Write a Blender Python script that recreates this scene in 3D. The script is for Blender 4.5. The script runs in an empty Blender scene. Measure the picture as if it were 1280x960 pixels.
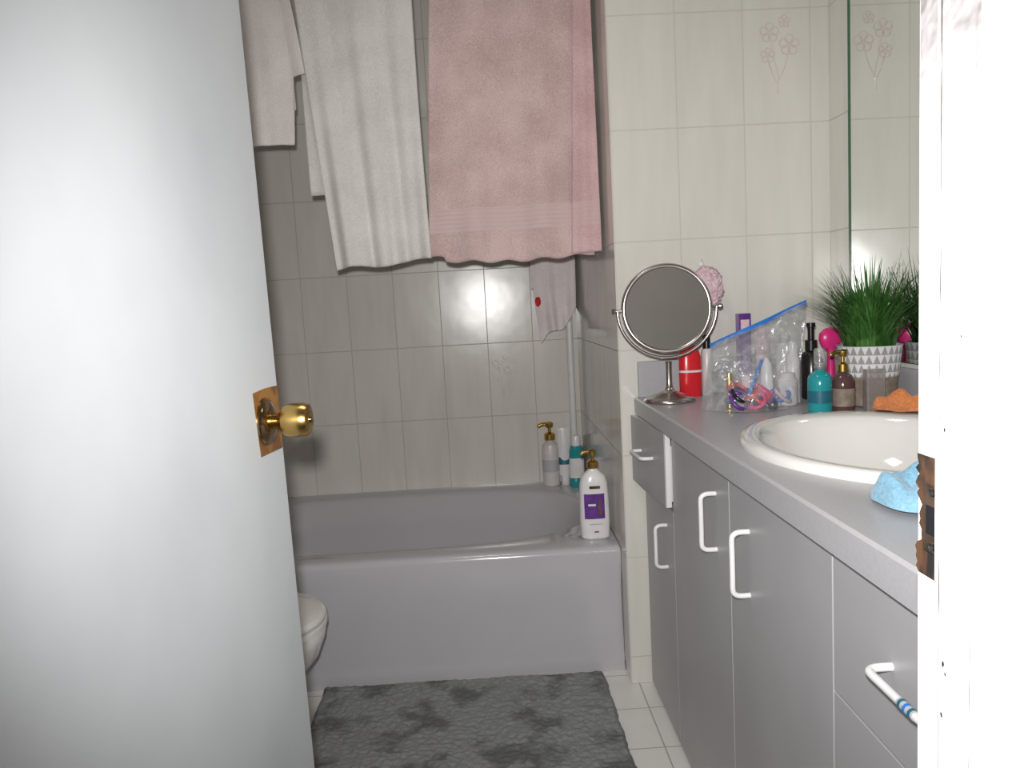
import bpy, bmesh, math, random
from mathutils import Vector, Matrix, noise
random.seed(7)
S=bpy.context.scene
COL=S.collection
# ------------------------------------------------------------------ materials
def nt(name):
    m=bpy.data.materials.new(name);m.use_nodes=True
    t=m.node_tree;b=t.nodes['Principled BSDF'];return m,t,b
def setb(b,col=None,rough=.5,metal=0,spec=None,trans=None,ior=None,coat=None,sheen=None,sss=None):
    if col is not None:b.inputs['Base Color'].default_value=(*col,1)
    b.inputs['Roughness'].default_value=rough;b.inputs['Metallic'].default_value=metal
    if spec is not None:b.inputs['Specular IOR Level'].default_value=spec
    if trans is not None:b.inputs['Transmission Weight'].default_value=trans
    if ior is not None:b.inputs['IOR'].default_value=ior
    if coat is not None:b.inputs['Coat Weight'].default_value=coat
    if sheen is not None:b.inputs['Sheen Weight'].default_value=sheen
def N(t,ty,**k):
    n=t.nodes.new(ty)
    for a,v in k.items():setattr(n,a,v)
    return n
def noisy(name,c1,c2,scale=6,rough=.5,metal=0,bump=0,bscale=60,lo=.35,hi=.65,stretch=(1,1,1),detail=4,**k):
    m,t,b=nt(name);setb(b,c1,rough,metal,**k)
    tc=N(t,'ShaderNodeTexCoord');mp=N(t,'ShaderNodeMapping');mp.inputs['Scale'].default_value=stretch
    t.links.new(tc.outputs['Object'],mp.inputs[0])
    nz=N(t,'ShaderNodeTexNoise');nz.inputs['Scale'].default_value=scale;nz.inputs['Detail'].default_value=detail
    t.links.new(mp.outputs[0],nz.inputs['Vector'])
    r=N(t,'ShaderNodeValToRGB');r.color_ramp.elements[0].position=lo;r.color_ramp.elements[1].position=hi
    r.color_ramp.elements[0].color=(*c1,1);r.color_ramp.elements[1].color=(*c2,1)
    t.links.new(nz.outputs['Fac'],r.inputs[0]);t.links.new(r.outputs[0],b.inputs['Base Color'])
    if bump:
        n2=N(t,'ShaderNodeTexNoise');n2.inputs['Scale'].default_value=bscale;n2.inputs['Detail'].default_value=3
        t.links.new(tc.outputs['Object'],n2.inputs['Vector'])
        bp=N(t,'ShaderNodeBump');bp.inputs['Strength'].default_value=bump;bp.inputs['Distance'].default_value=.004
        t.links.new(n2.outputs['Fac'],bp.inputs['Height']);t.links.new(bp.outputs[0],b.inputs['Normal'])
    return m
def plain(name,c,rough=.4,metal=0,**k):
    d=tuple(x*.93 for x in c)
    return noisy(name,c,d,scale=25,rough=rough,metal=metal,**k)
def tile(name,axis,u0,z0,w,h,base,base2,grout,rough=.2,mort=.0016,bump=.6,spec=.5):
    m,t,b=nt(name);setb(b,base,rough,spec=spec)
    tc=N(t,'ShaderNodeTexCoord');sp=N(t,'ShaderNodeSeparateXYZ');t.links.new(tc.outputs['Object'],sp.inputs[0])
    au,av={'XZ':('X','Z'),'YZ':('Y','Z'),'XY':('X','Y')}[axis]
    s1=N(t,'ShaderNodeMath',operation='SUBTRACT');s1.inputs[1].default_value=u0-w*40
    s2=N(t,'ShaderNodeMath',operation='SUBTRACT');s2.inputs[1].default_value=z0-h*40
    t.links.new(sp.outputs[au],s1.inputs[0]);t.links.new(sp.outputs[av],s2.inputs[0])
    cb=N(t,'ShaderNodeCombineXYZ');t.links.new(s1.outputs[0],cb.inputs[0]);t.links.new(s2.outputs[0],cb.inputs[1])
    br=N(t,'ShaderNodeTexBrick');br.offset=0;br.squash=1
    for k,v in(('Scale',1),('Mortar Size',mort),('Mortar Smooth',.3),('Brick Width',w),('Row Height',h),('Bias',0)):br.inputs[k].default_value=v
    t.links.new(cb.outputs[0],br.inputs['Vector'])
    mp=N(t,'ShaderNodeMapping');mp.inputs['Scale'].default_value=(9,9,1.5) if axis!='XY' else (4,4,4)
    t.links.new(tc.outputs['Object'],mp.inputs[0])
    nz=N(t,'ShaderNodeTexNoise');nz.inputs['Scale'].default_value=2.2;nz.inputs['Detail'].default_value=5
    t.links.new(mp.outputs[0],nz.inputs['Vector'])
    r=N(t,'ShaderNodeValToRGB');r.color_ramp.elements[0].position=.35;r.color_ramp.elements[1].position=.7
    r.color_ramp.elements[0].color=(*base,1);r.color_ramp.elements[1].color=(*base2,1)
    t.links.new(nz.outputs['Fac'],r.inputs[0])
    t.links.new(r.outputs[0],br.inputs['Color1']);t.links.new(r.outputs[0],br.inputs['Color2'])
    br.inputs['Mortar'].default_value=(*grout,1)
    t.links.new(br.outputs['Color'],b.inputs['Base Color'])
    n2=N(t,'ShaderNodeTexNoise');n2.inputs['Scale'].default_value=7
    t.links.new(tc.outputs['Object'],n2.inputs['Vector'])
    mm=N(t,'ShaderNodeMath',operation='MULTIPLY_ADD');mm.inputs[1].default_value=-1
    mu=N(t,'ShaderNodeMath',operation='MULTIPLY');mu.inputs[1].default_value=1.6
    t.links.new(n2.outputs['Fac'],mu.inputs[0]);t.links.new(br.outputs['Fac'],mm.inputs[0]);t.links.new(mu.outputs[0],mm.inputs[2])
    bp=N(t,'ShaderNodeBump');bp.inputs['Strength'].default_value=bump;bp.inputs['Distance'].default_value=.0012
    t.links.new(mm.outputs[0],bp.inputs['Height']);t.links.new(bp.outputs[0],b.inputs['Normal'])
    rr=N(t,'ShaderNodeMapRange');rr.inputs['To Min'].default_value=rough;rr.inputs['To Max'].default_value=.7
    t.links.new(br.outputs['Fac'],rr.inputs['Value']);t.links.new(rr.outputs[0],b.inputs['Roughness'])
    return m
def terry(name,c1,c2,band=None,bandcol=None):
    m,t,b=nt(name);setb(b,c1,.95,sheen=.3)
    tc=N(t,'ShaderNodeTexCoord')
    nz=N(t,'ShaderNodeTexNoise');nz.inputs['Scale'].default_value=9;nz.inputs['Detail'].default_value=6
    t.links.new(tc.outputs['Object'],nz.inputs['Vector'])
    n2=N(t,'ShaderNodeTexNoise');n2.inputs['Scale'].default_value=230;n2.inputs['Detail'].default_value=2
    t.links.new(tc.outputs['Object'],n2.inputs['Vector'])
    ad=N(t,'ShaderNodeMath',operation='ADD');t.links.new(nz.outputs['Fac'],ad.inputs[0]);t.links.new(n2.outputs['Fac'],ad.inputs[1])
    ha=N(t,'ShaderNodeMath',operation='MULTIPLY');ha.inputs[1].default_value=.5;t.links.new(ad.outputs[0],ha.inputs[0])
    r=N(t,'ShaderNodeValToRGB');r.color_ramp.elements[0].position=.38;r.color_ramp.elements[1].position=.62
    r.color_ramp.elements[0].color=(*c2,1);r.color_ramp.elements[1].color=(*c1,1)
    t.links.new(ha.outputs[0],r.inputs[0])
    bp=N(t,'ShaderNodeBump');bp.inputs['Strength'].default_value=.6;bp.inputs['Distance'].default_value=.002
    colout=r.outputs[0];hout=n2.outputs['Fac']
    if band:
        sp=N(t,'ShaderNodeSeparateXYZ');t.links.new(tc.outputs['Object'],sp.inputs[0])
        g=N(t,'ShaderNodeMath',operation='GREATER_THAN');g.inputs[1].default_value=band[0]
        l=N(t,'ShaderNodeMath',operation='LESS_THAN');l.inputs[1].default_value=band[1]
        t.links.new(sp.outputs['Z'],g.inputs[0]);t.links.new(sp.outputs['Z'],l.inputs[0])
        mk=N(t,'ShaderNodeMath',operation='MULTIPLY');t.links.new(g.outputs[0],mk.inputs[0]);t.links.new(l.outputs[0],mk.inputs[1])
        sn=N(t,'ShaderNodeMath',operation='MULTIPLY');sn.inputs[1].default_value=2*math.pi/.013
        t.links.new(sp.outputs['Z'],sn.inputs[0])
        si=N(t,'ShaderNodeMath',operation='SINE');t.links.new(sn.outputs[0],si.inputs[0])
        mx=N(t,'ShaderNodeMix',data_type='FLOAT');t.links.new(mk.outputs[0],mx.inputs[0]);t.links.new(n2.outputs['Fac'],mx.inputs[2]);t.links.new(si.outputs[0],mx.inputs[3])
        hout=mx.outputs[0]
        mc=N(t,'ShaderNodeMix',data_type='RGBA');t.links.new(mk.outputs[0],mc.inputs[0]);t.links.new(r.outputs[0],mc.inputs[6]);mc.inputs[7].default_value=(*bandcol,1)
        colout=mc.outputs[2]
    t.links.new(colout,b.inputs['Base Color']);t.links.new(hout,bp.inputs['Height']);t.links.new(bp.outputs[0],b.inputs['Normal'])
    return m
TB=(.74,.71,.665);TB2=(.67,.64,.60)
WB=(.73,.715,.66);WB2=(.68,.665,.61);WG=(.60,.58,.53)
M={}
M['tile_back']=tile('tile_back','XZ',-.755,.687,.1865,.3036,TB,TB2,(.50,.47,.43),rough=.22,spec=.45)
M['tile_wing']=tile('tile_wing','XZ',.5508,.9944,.1865,.3036,WB,WB2,WG)
M['tile_side']=tile('tile_side','YZ',2.0865,.9944,.1865,.3036,TB,TB2,(.48,.45,.41),rough=.15)
M['tile_right']=tile('tile_right','YZ',2.0865,.9944,.1865,.3036,(.83,.815,.75),WB,WG)
M['tile_floor']=tile('tile_floor','XY',.20,1.953,.187,.187,(.84,.83,.79),(.79,.78,.75),(.45,.43,.39),rough=.25,mort=.002)
M['paint']=noisy('wall_paint',(.72,.71,.68),(.68,.67,.64),rough=.7)
M['hall']=noisy('hall_paint',(.40,.37,.33),(.36,.33,.30),rough=.8)
M['hallfloor']=noisy('hall_floor',(.25,.19,.14),(.16,.12,.09),scale=4,rough=.4,stretch=(1,6,1))
M['tub']=noisy('tub_enamel',(.53,.52,.55),(.51,.50,.53),scale=3,rough=.13,coat=.3)
M['cab']=noisy('grey_laminate',(.43,.425,.44),(.40,.395,.41),scale=5,rough=.38,stretch=(1,1,.5))
M['counter']=noisy('counter_laminate',(.43,.425,.45),(.46,.455,.475),scale=180,rough=.32)
M['dark']=plain('dark_gap',(.06,.055,.05),.8)
M['whitepl']=plain('white_plastic',(.80,.80,.80),.3)
M['porc']=noisy('porcelain',(.78,.77,.74),(.76,.75,.72),scale=3,rough=.08,coat=.4)
M['door']=noisy('door_paint',(.60,.625,.645),(.44,.465,.49),scale=2.0,rough=.62,lo=.45,hi=.85,detail=9,bump=.15,bscale=12,spec=.25)
M['jamb']=noisy('jamb_paint',(.74,.71,.72),(.62,.58,.59),scale=14,rough=.5,lo=.5,hi=.75,bump=.5,bscale=25)
M['crack']=noisy('paint_crack',(.012,.006,.006),(.06,.04,.035),scale=30,rough=.9,lo=.45,hi=.6)
M['crack2']=noisy('paint_seam',(.09,.08,.08),(.20,.18,.18),scale=22,rough=.9,lo=.4,hi=.6)
M['wood']=noisy('bare_wood',(.075,.032,.013),(.008,.006,.005),scale=60,rough=.7,lo=.42,hi=.56,stretch=(1,1,.5))
M['brass']=noisy('worn_brass',(.62,.42,.14),(.40,.25,.08),scale=30,rough=.25,metal=1)
M['brassdark']=noisy('tarnished_brass',(.22,.15,.08),(.45,.32,.16),scale=40,rough=.2,metal=1)
M['strike']=noisy('worn_strike',(.07,.045,.03),(.025,.018,.012),scale=60,rough=.5,metal=.3)
M['plate']=noisy('varnished_patch',(.50,.24,.05),(.26,.11,.03),scale=40,rough=.35,metal=.4,lo=.4,hi=.6)
M['chrome']=plain('chrome',(.75,.75,.76),.08,1)
M['nickel']=plain('brushed_nickel',(.55,.50,.48),.25,1)
M['mirror']=noisy('mirror_silver',(.88,.90,.88),(.87,.89,.87),rough=.01,metal=1)
M['mirrord']=noisy('makeup_mirror_glass',(.80,.80,.78),(.78,.78,.76),rough=.02,metal=1)
M['green']=plain('glass_edge_green',(.015,.12,.05),.1)
M['towelw']=terry('towel_cream',(.78,.76,.73),(.64,.62,.60))
M['towelw2']=terry('towel_white',(.82,.77,.75),(.70,.65,.64))
M['towelp']=terry('towel_pink',(.70,.53,.515),(.52,.37,.36),(1.365,1.435),(.67,.505,.495))
M['towelp2']=terry('towel_pink_edge',(.70,.49,.50),(.55,.36,.37),(1.365,1.435),(.66,.475,.48))
M['cloth']=terry('washcloth_white',(.88,.80,.79),(.76,.67,.67))
M['orange']=terry('orange_cloth',(.70,.25,.08),(.45,.13,.04))
M['blue']=terry('blue_cloth',(.26,.46,.60),(.15,.33,.46))
M['mat']=noisy('bath_mat_pile',(.265,.275,.270),(.14,.145,.145),scale=9,rough=1,lo=.50,hi=.62,detail=7,bump=1,bscale=120)
M['gold']=plain('gold_pump',(.62,.42,.12),.25,1)
M['white']=plain('bottle_white',(.82,.80,.80),.25)
M['cream']=plain('bottle_cream',(.70,.66,.64),.3)
M['purple']=noisy('label_purple',(.10,.03,.22),(.16,.05,.30),scale=30,rough=.3)
M['teal']=plain('teal_liquid',(.02,.30,.33),.15)
M['tealdk']=plain('teal_dark',(.02,.14,.2),.3)
M['black']=plain('black_plastic',(.012,.012,.014),.25)
M['red']=plain('red_plastic',(.70,.02,.03),.25)
M['brown']=plain('amber_bottle',(.10,.05,.05),.12)
M['hotpink']=plain('hot_pink',(.75,.03,.22),.3)
M['lilac']=noisy('pouf_mesh',(.66,.46,.52),(.80,.62,.68),scale=60,rough=.6,bump=1,bscale=90)
M['skyblue']=plain('zip_blue',(.03,.20,.66),.3)
M['soil']=plain('soil',(.05,.035,.02),.9)
M['leaf']=noisy('grass_leaf',(.02,.085,.012),(.07,.19,.04),scale=30,rough=.4)
M['tan']=noisy('woven_base',(.30,.24,.19),(.20,.15,.12),scale=60,rough=.7)
M['grey']=plain('light_grey',(.5,.5,.52),.4)
M['flower']=plain('flower_print',(.70,.61,.57),.2)
M['flowerb']=plain('flower_print_faint',(.69,.62,.58),.3)
def potmat():
    m,t,b=nt('pot_triangles');setb(b,(.8,.8,.8),.35)
    tc=N(t,'ShaderNodeTexCoord');sp=N(t,'ShaderNodeSeparateXYZ');t.links.new(tc.outputs['UV'],sp.inputs[0])
    def mth(op,a,bb=None,v=None):
        n=N(t,'ShaderNodeMath',operation=op);t.links.new(a,n.inputs[0])
        if bb is not None:t.links.new(bb,n.inputs[1])
        elif v is not None:n.inputs[1].default_value=v
        return n.outputs[0]
    u=mth('MULTIPLY',sp.outputs['X'],v=26);v=mth('MULTIPLY',sp.outputs['Y'],v=7)
    tri=mth('PINGPONG',u,v=.5);fr=mth('FRACT',v)
    tri2=mth('MULTIPLY',tri,v=2.0)
    g=mth('LESS_THAN',fr,tri2)
    mc=N(t,'ShaderNodeMix',data_type='RGBA');t.links.new(g,mc.inputs[0]);mc.inputs[6].default_value=(.80,.80,.80,1);mc.inputs[7].default_value=(.36,.36,.38,1)
    t.links.new(mc.outputs[2],b.inputs['Base Color']);return m
M['pot']=potmat()
def bagmat():
    m=bpy.data.materials.new('clear_film');m.use_nodes=True;t=m.node_tree;t.nodes.clear()
    o=N(t,'ShaderNodeOutputMaterial');tr=N(t,'ShaderNodeBsdfTransparent');tr.inputs[0].default_value=(.96,.97,.98,1)
    gl=N(t,'ShaderNodeBsdfGlossy');gl.inputs['Roughness'].default_value=.18;gl.inputs[0].default_value=(.8,.8,.83,1)
    df=N(t,'ShaderNodeBsdfDiffuse');df.inputs[0].default_value=(.80,.80,.80,1)
    tc=N(t,'ShaderNodeTexCoord');nz=N(t,'ShaderNodeTexNoise');nz.inputs['Scale'].default_value=16;nz.inputs['Detail'].default_value=4;nz.inputs['Distortion'].default_value=2
    t.links.new(tc.outputs['Object'],nz.inputs['Vector'])
    mr=N(t,'ShaderNodeMapRange');mr.inputs['From Min'].default_value=.45;mr.inputs['From Max'].default_value=.75;mr.inputs['To Min'].default_value=.10;mr.inputs['To Max'].default_value=.42
    t.links.new(nz.outputs['Fac'],mr.inputs['Value'])
    m1=N(t,'ShaderNodeMixShader');t.links.new(mr.outputs[0],m1.inputs[0])
    m2=N(t,'ShaderNodeMixShader');m2.inputs[0].default_value=.09
    bp=N(t,'ShaderNodeBump');bp.inputs['Strength'].default_value=.8;bp.inputs['Distance'].default_value=.006
    t.links.new(nz.outputs['Fac'],bp.inputs['Height']);t.links.new(bp.outputs[0],gl.inputs['Normal'])
    t.links.new(tr.outputs[0],m1.inputs[1]);t.links.new(df.outputs[0],m1.inputs[2])
    t.links.new(m1.outputs[0],m2.inputs[1]);t.links.new(gl.outputs[0],m2.inputs[2]);t.links.new(m2.outputs[0],o.inputs[0])
    return m
M['film']=bagmat()
M['clear']=plain('clear_bottle',(.75,.70,.66),.08);M['clear'].node_tree.nodes['Principled BSDF'].inputs['Transmission Weight'].default_value=.75
# ------------------------------------------------------------------ geometry helpers
def empty(name,loc=(0,0,0)):
    e=bpy.data.objects.new(name,None);e.location=loc;e.empty_display_size=.05;COL.objects.link(e);return e
def mk(name,vs,fs,mat,parent=None,smooth=True,angle=35,bevel=0,bseg=3,subsurf=0,solid=0,uvs=None):
    me=bpy.data.meshes.new(name);me.from_pydata([tuple(v) for v in vs],[],fs);
    bm=bmesh.new();bm.from_mesh(me);bmesh.ops.remove_doubles(bm,verts=bm.verts,dist=1e-6)
    bmesh.ops.recalc_face_normals(bm,faces=bm.faces)
    for f in bm.faces:f.smooth=smooth
    ca=math.radians(angle)
    for e in bm.edges:
        if len(e.link_faces)==2 and e.calc_face_angle(0)>ca:e.smooth=False
    bm.to_mesh(me);bm.free()
    me.materials.append(M[mat] if isinstance(mat,str) else mat)
    o=bpy.data.objects.new(name,me);COL.objects.link(o)
    if solid:
        md=o.modifiers.new('s','SOLIDIFY');md.thickness=solid;md.offset=0
    if bevel:
        md=o.modifiers.new('b','BEVEL');md.width=bevel;md.segments=bseg;md.limit_method='ANGLE';md.harden_normals=True
    if subsurf:
        md=o.modifiers.new('ss','SUBSURF');md.levels=subsurf;md.render_levels=subsurf
    if parent is not None:
        o.parent=parent;o.matrix_parent_inverse=Matrix.Translation(-Vector(parent.location))
    return o
def boxvf(a,b):
    x0,y0,z0=a;x1,y1,z1=b
    v=[(x0,y0,z0),(x1,y0,z0),(x1,y1,z0),(x0,y1,z0),(x0,y0,z1),(x1,y0,z1),(x1,y1,z1),(x0,y1,z1)]
    f=[(0,3,2,1),(4,5,6,7),(0,1,5,4),(1,2,6,5),(2,3,7,6),(3,0,4,7)]
    return v,f
def box(name,a,b,mat,parent=None,bevel=0,T=None):
    v,f=boxvf(a,b)
    if T:v=[T(*p) for p in v]
    return mk(name,v,f,mat,parent,bevel=bevel)
def boxes(name,lst,mat,parent=None,bevel=0):
    V=[];F=[]
    for a,b in lst:
        v,f=boxvf(a,b);o=len(V);V+=v;F+=[tuple(i+o for i in q) for q in f]
    me=mk(name,V,F,mat,parent,bevel=bevel);return me
def frame(origin,axis):
    q=Vector(axis).normalized().to_track_quat('Z','Y');return Matrix.Translation(Vector(origin))@q.to_matrix().to_4x4()
def lathe(name,prof,origin,mat,parent=None,axis=(0,0,1),seg=40,sx=1,sy=1,angle=35):
    mt=frame(origin,axis) if tuple(axis)!=(0,0,1) else Matrix.Translation(Vector(origin))
    V=[];F=[]
    for r,z in prof:
        for i in range(seg):
            a=2*math.pi*i/seg;V.append(mt@Vector((max(r,1e-5)*math.cos(a)*sx,max(r,1e-5)*math.sin(a)*sy,z)))
    for j in range(len(prof)-1):
        for i in range(seg):
            k=(i+1)%seg;F.append((j*seg+i,j*seg+k,(j+1)*seg+k,(j+1)*seg+i))
    if prof[0][0]>1e-4:F.append(tuple(range(seg))[::-1])
    if prof[-1][0]>1e-4:F.append(tuple((len(prof)-1)*seg+i for i in range(seg)))
    return mk(name,V,F,mat,parent,angle=angle)
def loft(name,rings,mat,parent=None,cap0=True,cap1=True,angle=35,**k):
    n=len(rings[0]);V=[p for r in rings for p in r];F=[]
    for j in range(len(rings)-1):
        for i in range(n):
            q=(i+1)%n;F.append((j*n+i,j*n+q,(j+1)*n+q,(j+1)*n+i))
    if cap0:F.append(tuple(range(n))[::-1])
    if cap1:F.append(tuple((len(rings)-1)*n+i for i in range(n)))
    return mk(name,V,F,mat,parent,angle=angle,**k)
def se(cx,cy,z,a,b,n=2.0,N_=48,angs=None):
    out=[]
    for th in (angs or [2*math.pi*i/N_ for i in range(N_)]):
        c,s=math.cos(th),math.sin(th);r=(abs(c/a)**n+abs(s/b)**n)**(-1/n);out.append((cx+r*c,cy+r*s,z))
    return out
def rectring(cx,cy,z,x0,x1,y0,y1,angs):
    out=[]
    for th in angs:
        c,s=math.cos(th),math.sin(th)
        rx=(x1-cx)/c if c>1e-9 else ((x0-cx)/c if c<-1e-9 else 1e9)
        ry=(y1-cy)/s if s>1e-9 else ((y0-cy)/s if s<-1e-9 else 1e9)
        r=min(rx,ry);out.append((cx+r*c,cy+r*s,z))
    return out
def tubevf(pts,r,seg=12,closed=False):
    P=[Vector(p) for p in pts];n=len(P);V=[];F=[]
    rr=r if isinstance(r,(list,tuple)) else [r]*n
    up=None
    for i,p in enumerate(P):
        if closed:t=(P[(i+1)%n]-P[i-1]).normalized()
        else:t=(P[min(i+1,n-1)]-P[max(i-1,0)]).normalized()
        if up is None:
            up=t.orthogonal().normalized()
        up=(up-t*up.dot(t)).normalized();sd=t.cross(up)
        for k in range(seg):
            a=2*math.pi*k/seg;V.append(p+(up*math.cos(a)+sd*math.sin(a))*rr[i])
    m=n if closed else n-1
    for i in range(m):
        j=(i+1)%n
        for k in range(seg):
            q=(k+1)%seg;F.append((i*seg+k,i*seg+q,j*seg+q,j*seg+k))
    if not closed:
        F.append(tuple(range(seg))[::-1]);F.append(tuple((n-1)*seg+k for k in range(seg)))
    return V,F
def tube(name,pts,r,mat,parent=None,seg=12,closed=False):
    V,F=tubevf(pts,r,seg,closed);return mk(name,V,F,mat,parent,angle=50)
def smoothpath(pts,n=8):
    P=[Vector(p) for p in pts];out=[]
    for i in range(len(P)-1):
        p0=P[max(i-1,0)];p1=P[i];p2=P[i+1];p3=P[min(i+2,len(P)-1)]
        for k in range(n):
            t=k/n;out.append(.5*((2*p1)+(-p0+p2)*t+(2*p0-5*p1+4*p2-p3)*t*t+(-p0+3*p1-3*p2+p3)*t**3))
    out.append(P[-1]);return out
def merge(lists):
    V=[];F=[]
    for v,f in lists:
        o=len(V);V+=list(v);F+=[tuple(i+o for i in q) for q in f]
    return V,F
def blob(name,c,r,mat,parent=None,amp=.25,freq=20,seed=0,flat=None,N1=40,N2=24):
    V=[];F=[]
    for j in range(N2+1):
        ph=math.pi*j/N2
        for i in range(N1):
            th=2*math.pi*i/N1
            d=Vector((math.sin(ph)*math.cos(th),math.sin(ph)*math.sin(th),math.cos(ph)))
            k=1+amp*noise.fractal(d*freq/8+Vector((seed,seed,0)),1,2,4)
            p=Vector((c[0]+d.x*r[0]*k,c[1]+d.y*r[1]*k,c[2]+d.z*r[2]*k))
            if flat is not None and p.z<flat:p.z=flat
            V.append(p)
    for j in range(N2):
        for i in range(N1):
            q=(i+1)%N1;F.append((j*N1+i,j*N1+q,(j+1)*N1+q,(j+1)*N1+i))
    return mk(name,V,F,mat,parent,angle=80)
# ------------------------------------------------------------------ dims
WY=2.0865;BY=3.052;TY=2.170;AX=.362;LX=-1.18;RX=.9763;CH=2.42
FY0,FY1=.31,.425       # front wall faces
JX=.25;HX=-.35         # jamb reveals
# room shell
box('floor',(LX-.1,FY0,-.08),(RX+.1,BY+.1,0),'tile_floor')
box('ceiling',(LX-.1,FY0,CH),(RX+.1,BY+.1,CH+.08),'paint')
box('wall_back',(LX-.1,BY,0),(AX+.02,BY+.1,CH),'tile_back')
box('wall_left',(LX-.1,FY0,0),(LX,BY,CH),'tile_side')
box('wall_right',(RX,FY0,0),(RX+.1,WY,CH),'tile_right')
def partition():
    v,f=boxvf((AX,WY,0),(RX+.1,BY+.1,CH));o=mk('wall_partition',v,f,'tile_wing',bevel=.003)
    o.data.materials.append(M['tile_side'])
    for p in o.data.polygons:
        if abs(p.normal.x)>.9:p.material_index=1
partition()
boxes('wall_front',[((LX,FY0,0),(HX-.02,FY1,CH)),((JX+.02,FY0,0),(RX,FY1,CH)),((HX-.02,FY0,2.05),(JX+.02,FY1,CH))],'paint')
def wav(name,x,yc,hw,z0,z1,mat,seed,amp=.0008):
    A=[];B=[];n=120
    for k in range(n+1):
        z=lerp(z0,z1,k/n);w=hw*(.35+1.1*abs(noise.noise(Vector((z*30,seed,0)))));o=amp*noise.noise(Vector((z*18,seed,5)))
        A.append((x,yc+o-w,z));B.append((x,yc+o+w,z))
    V=A+B;F=[(i,i+1,n+1+i+1,n+1+i) for i in range(n)]
    return mk(name,V,F,mat,None)
lerp=lambda a,b,t:a+(b-a)*t
def jamb():
    L=[((JX,FY0,0),(JX+.02,FY1,2.05)),((HX-.02,FY0,0),(HX,FY1,2.05)),((HX,FY0,2.03),(JX,FY1,2.05)),
       ((JX-.012,.352,0),(JX,.389,2.03)),((HX,.352,0),(HX+.012,.389,2.03)),((HX+.012,.352,2.018),(JX-.012,.389,2.03))]
    boxes('trim_1',L,'jamb',bevel=.0015)
    boxes('trim_2',[((JX+.006,FY0-.014,0),(JX+.07,FY0,2.10)),((HX-.07,FY0-.014,0),(HX-.006,FY0,2.10)),((HX-.07,FY0-.014,2.036),(JX+.07,FY0,2.10))],'jamb',bevel=.003)
    e=empty('trim_3',(JX-.012,.385,1.0))
    for o in(wav('paint_crack',JX-.0124,.3835,.0005,.3,2.0,'crack',1.3),wav('paint_seam',JX-.0124,.3565,.0004,.3,2.0,'crack2',7.1)):
        o.parent=e;o.matrix_parent_inverse=Matrix.Translation(-Vector(e.location))
    rnd=random.Random(4);L=[]
    for (y,z,r) in((.379,.93,.0009),(.377,.925,.0006),(.380,.90,.0008),(.379,1.06,.0007),(.372,.845,.0006),(.380,.86,.001),(.366,1.11,.0005)):
        P=[(JX-.0125,y+r*(1+.5*rnd.random())*math.cos(a),z+2*r*(.6+.8*rnd.random())*math.sin(a)) for a in[2*math.pi*i/9 for i in range(9)]]
        L.append((P,[tuple(range(9))]))
    V,F=merge(L);mk('paint_chips',V,F,'crack',e)
jamb()
def strike():
    e=empty('strike_plate',(JX,.408,1.0))
    x=JX-.0008;rnd=random.Random(9)
    pts=[]
    for k in range(25):
        z=.966+.072*k/24;pts.append((x,.390,z))
    for k in range(25):
        z=1.038-.072*k/24;pts.append((x,.4215+.0045*rnd.random()-(.003 if 8<k<18 else 0),z))
    V=pts+[(JX+.001,p[1],p[2]) for p in pts];n=len(pts)
    F=[tuple(range(n))]+[(i,(i+1)%n,(i+1)%n+n,i+n) for i in range(n)]
    mk('bare_wood_patch',V,F,'wood',e)
    box('plate',(x-.0015,.396,.982),(x,.4155,1.022),'strike',e,bevel=.0005)
    box('latch_hole',(x-.0018,.402,.993),(x-.0014,.412,1.010),'black',e)
    for z in(.986,1.018):lathe('screw',[(.003,0),(.0025,.0006),(0,.0008)],(x-.0015,.4065,z),'chrome',e,axis=(-1,0,0),seg=16)
strike()
boxes('floor_hall',[((-1.3,-1.8,-.08),(1.3,FY0,-.0))],'hallfloor')
boxes('wall_hall',[((-1.3,-1.9,0),(1.3,-1.8,CH)),((-1.4,-1.9,0),(-1.3,FY0,CH)),((1.3,-1.9,0),(1.4,FY0,CH))],'hall')
box('ceiling_hall',(-1.4,-1.9,CH),(1.4,FY0,CH+.08),'hall')
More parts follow.
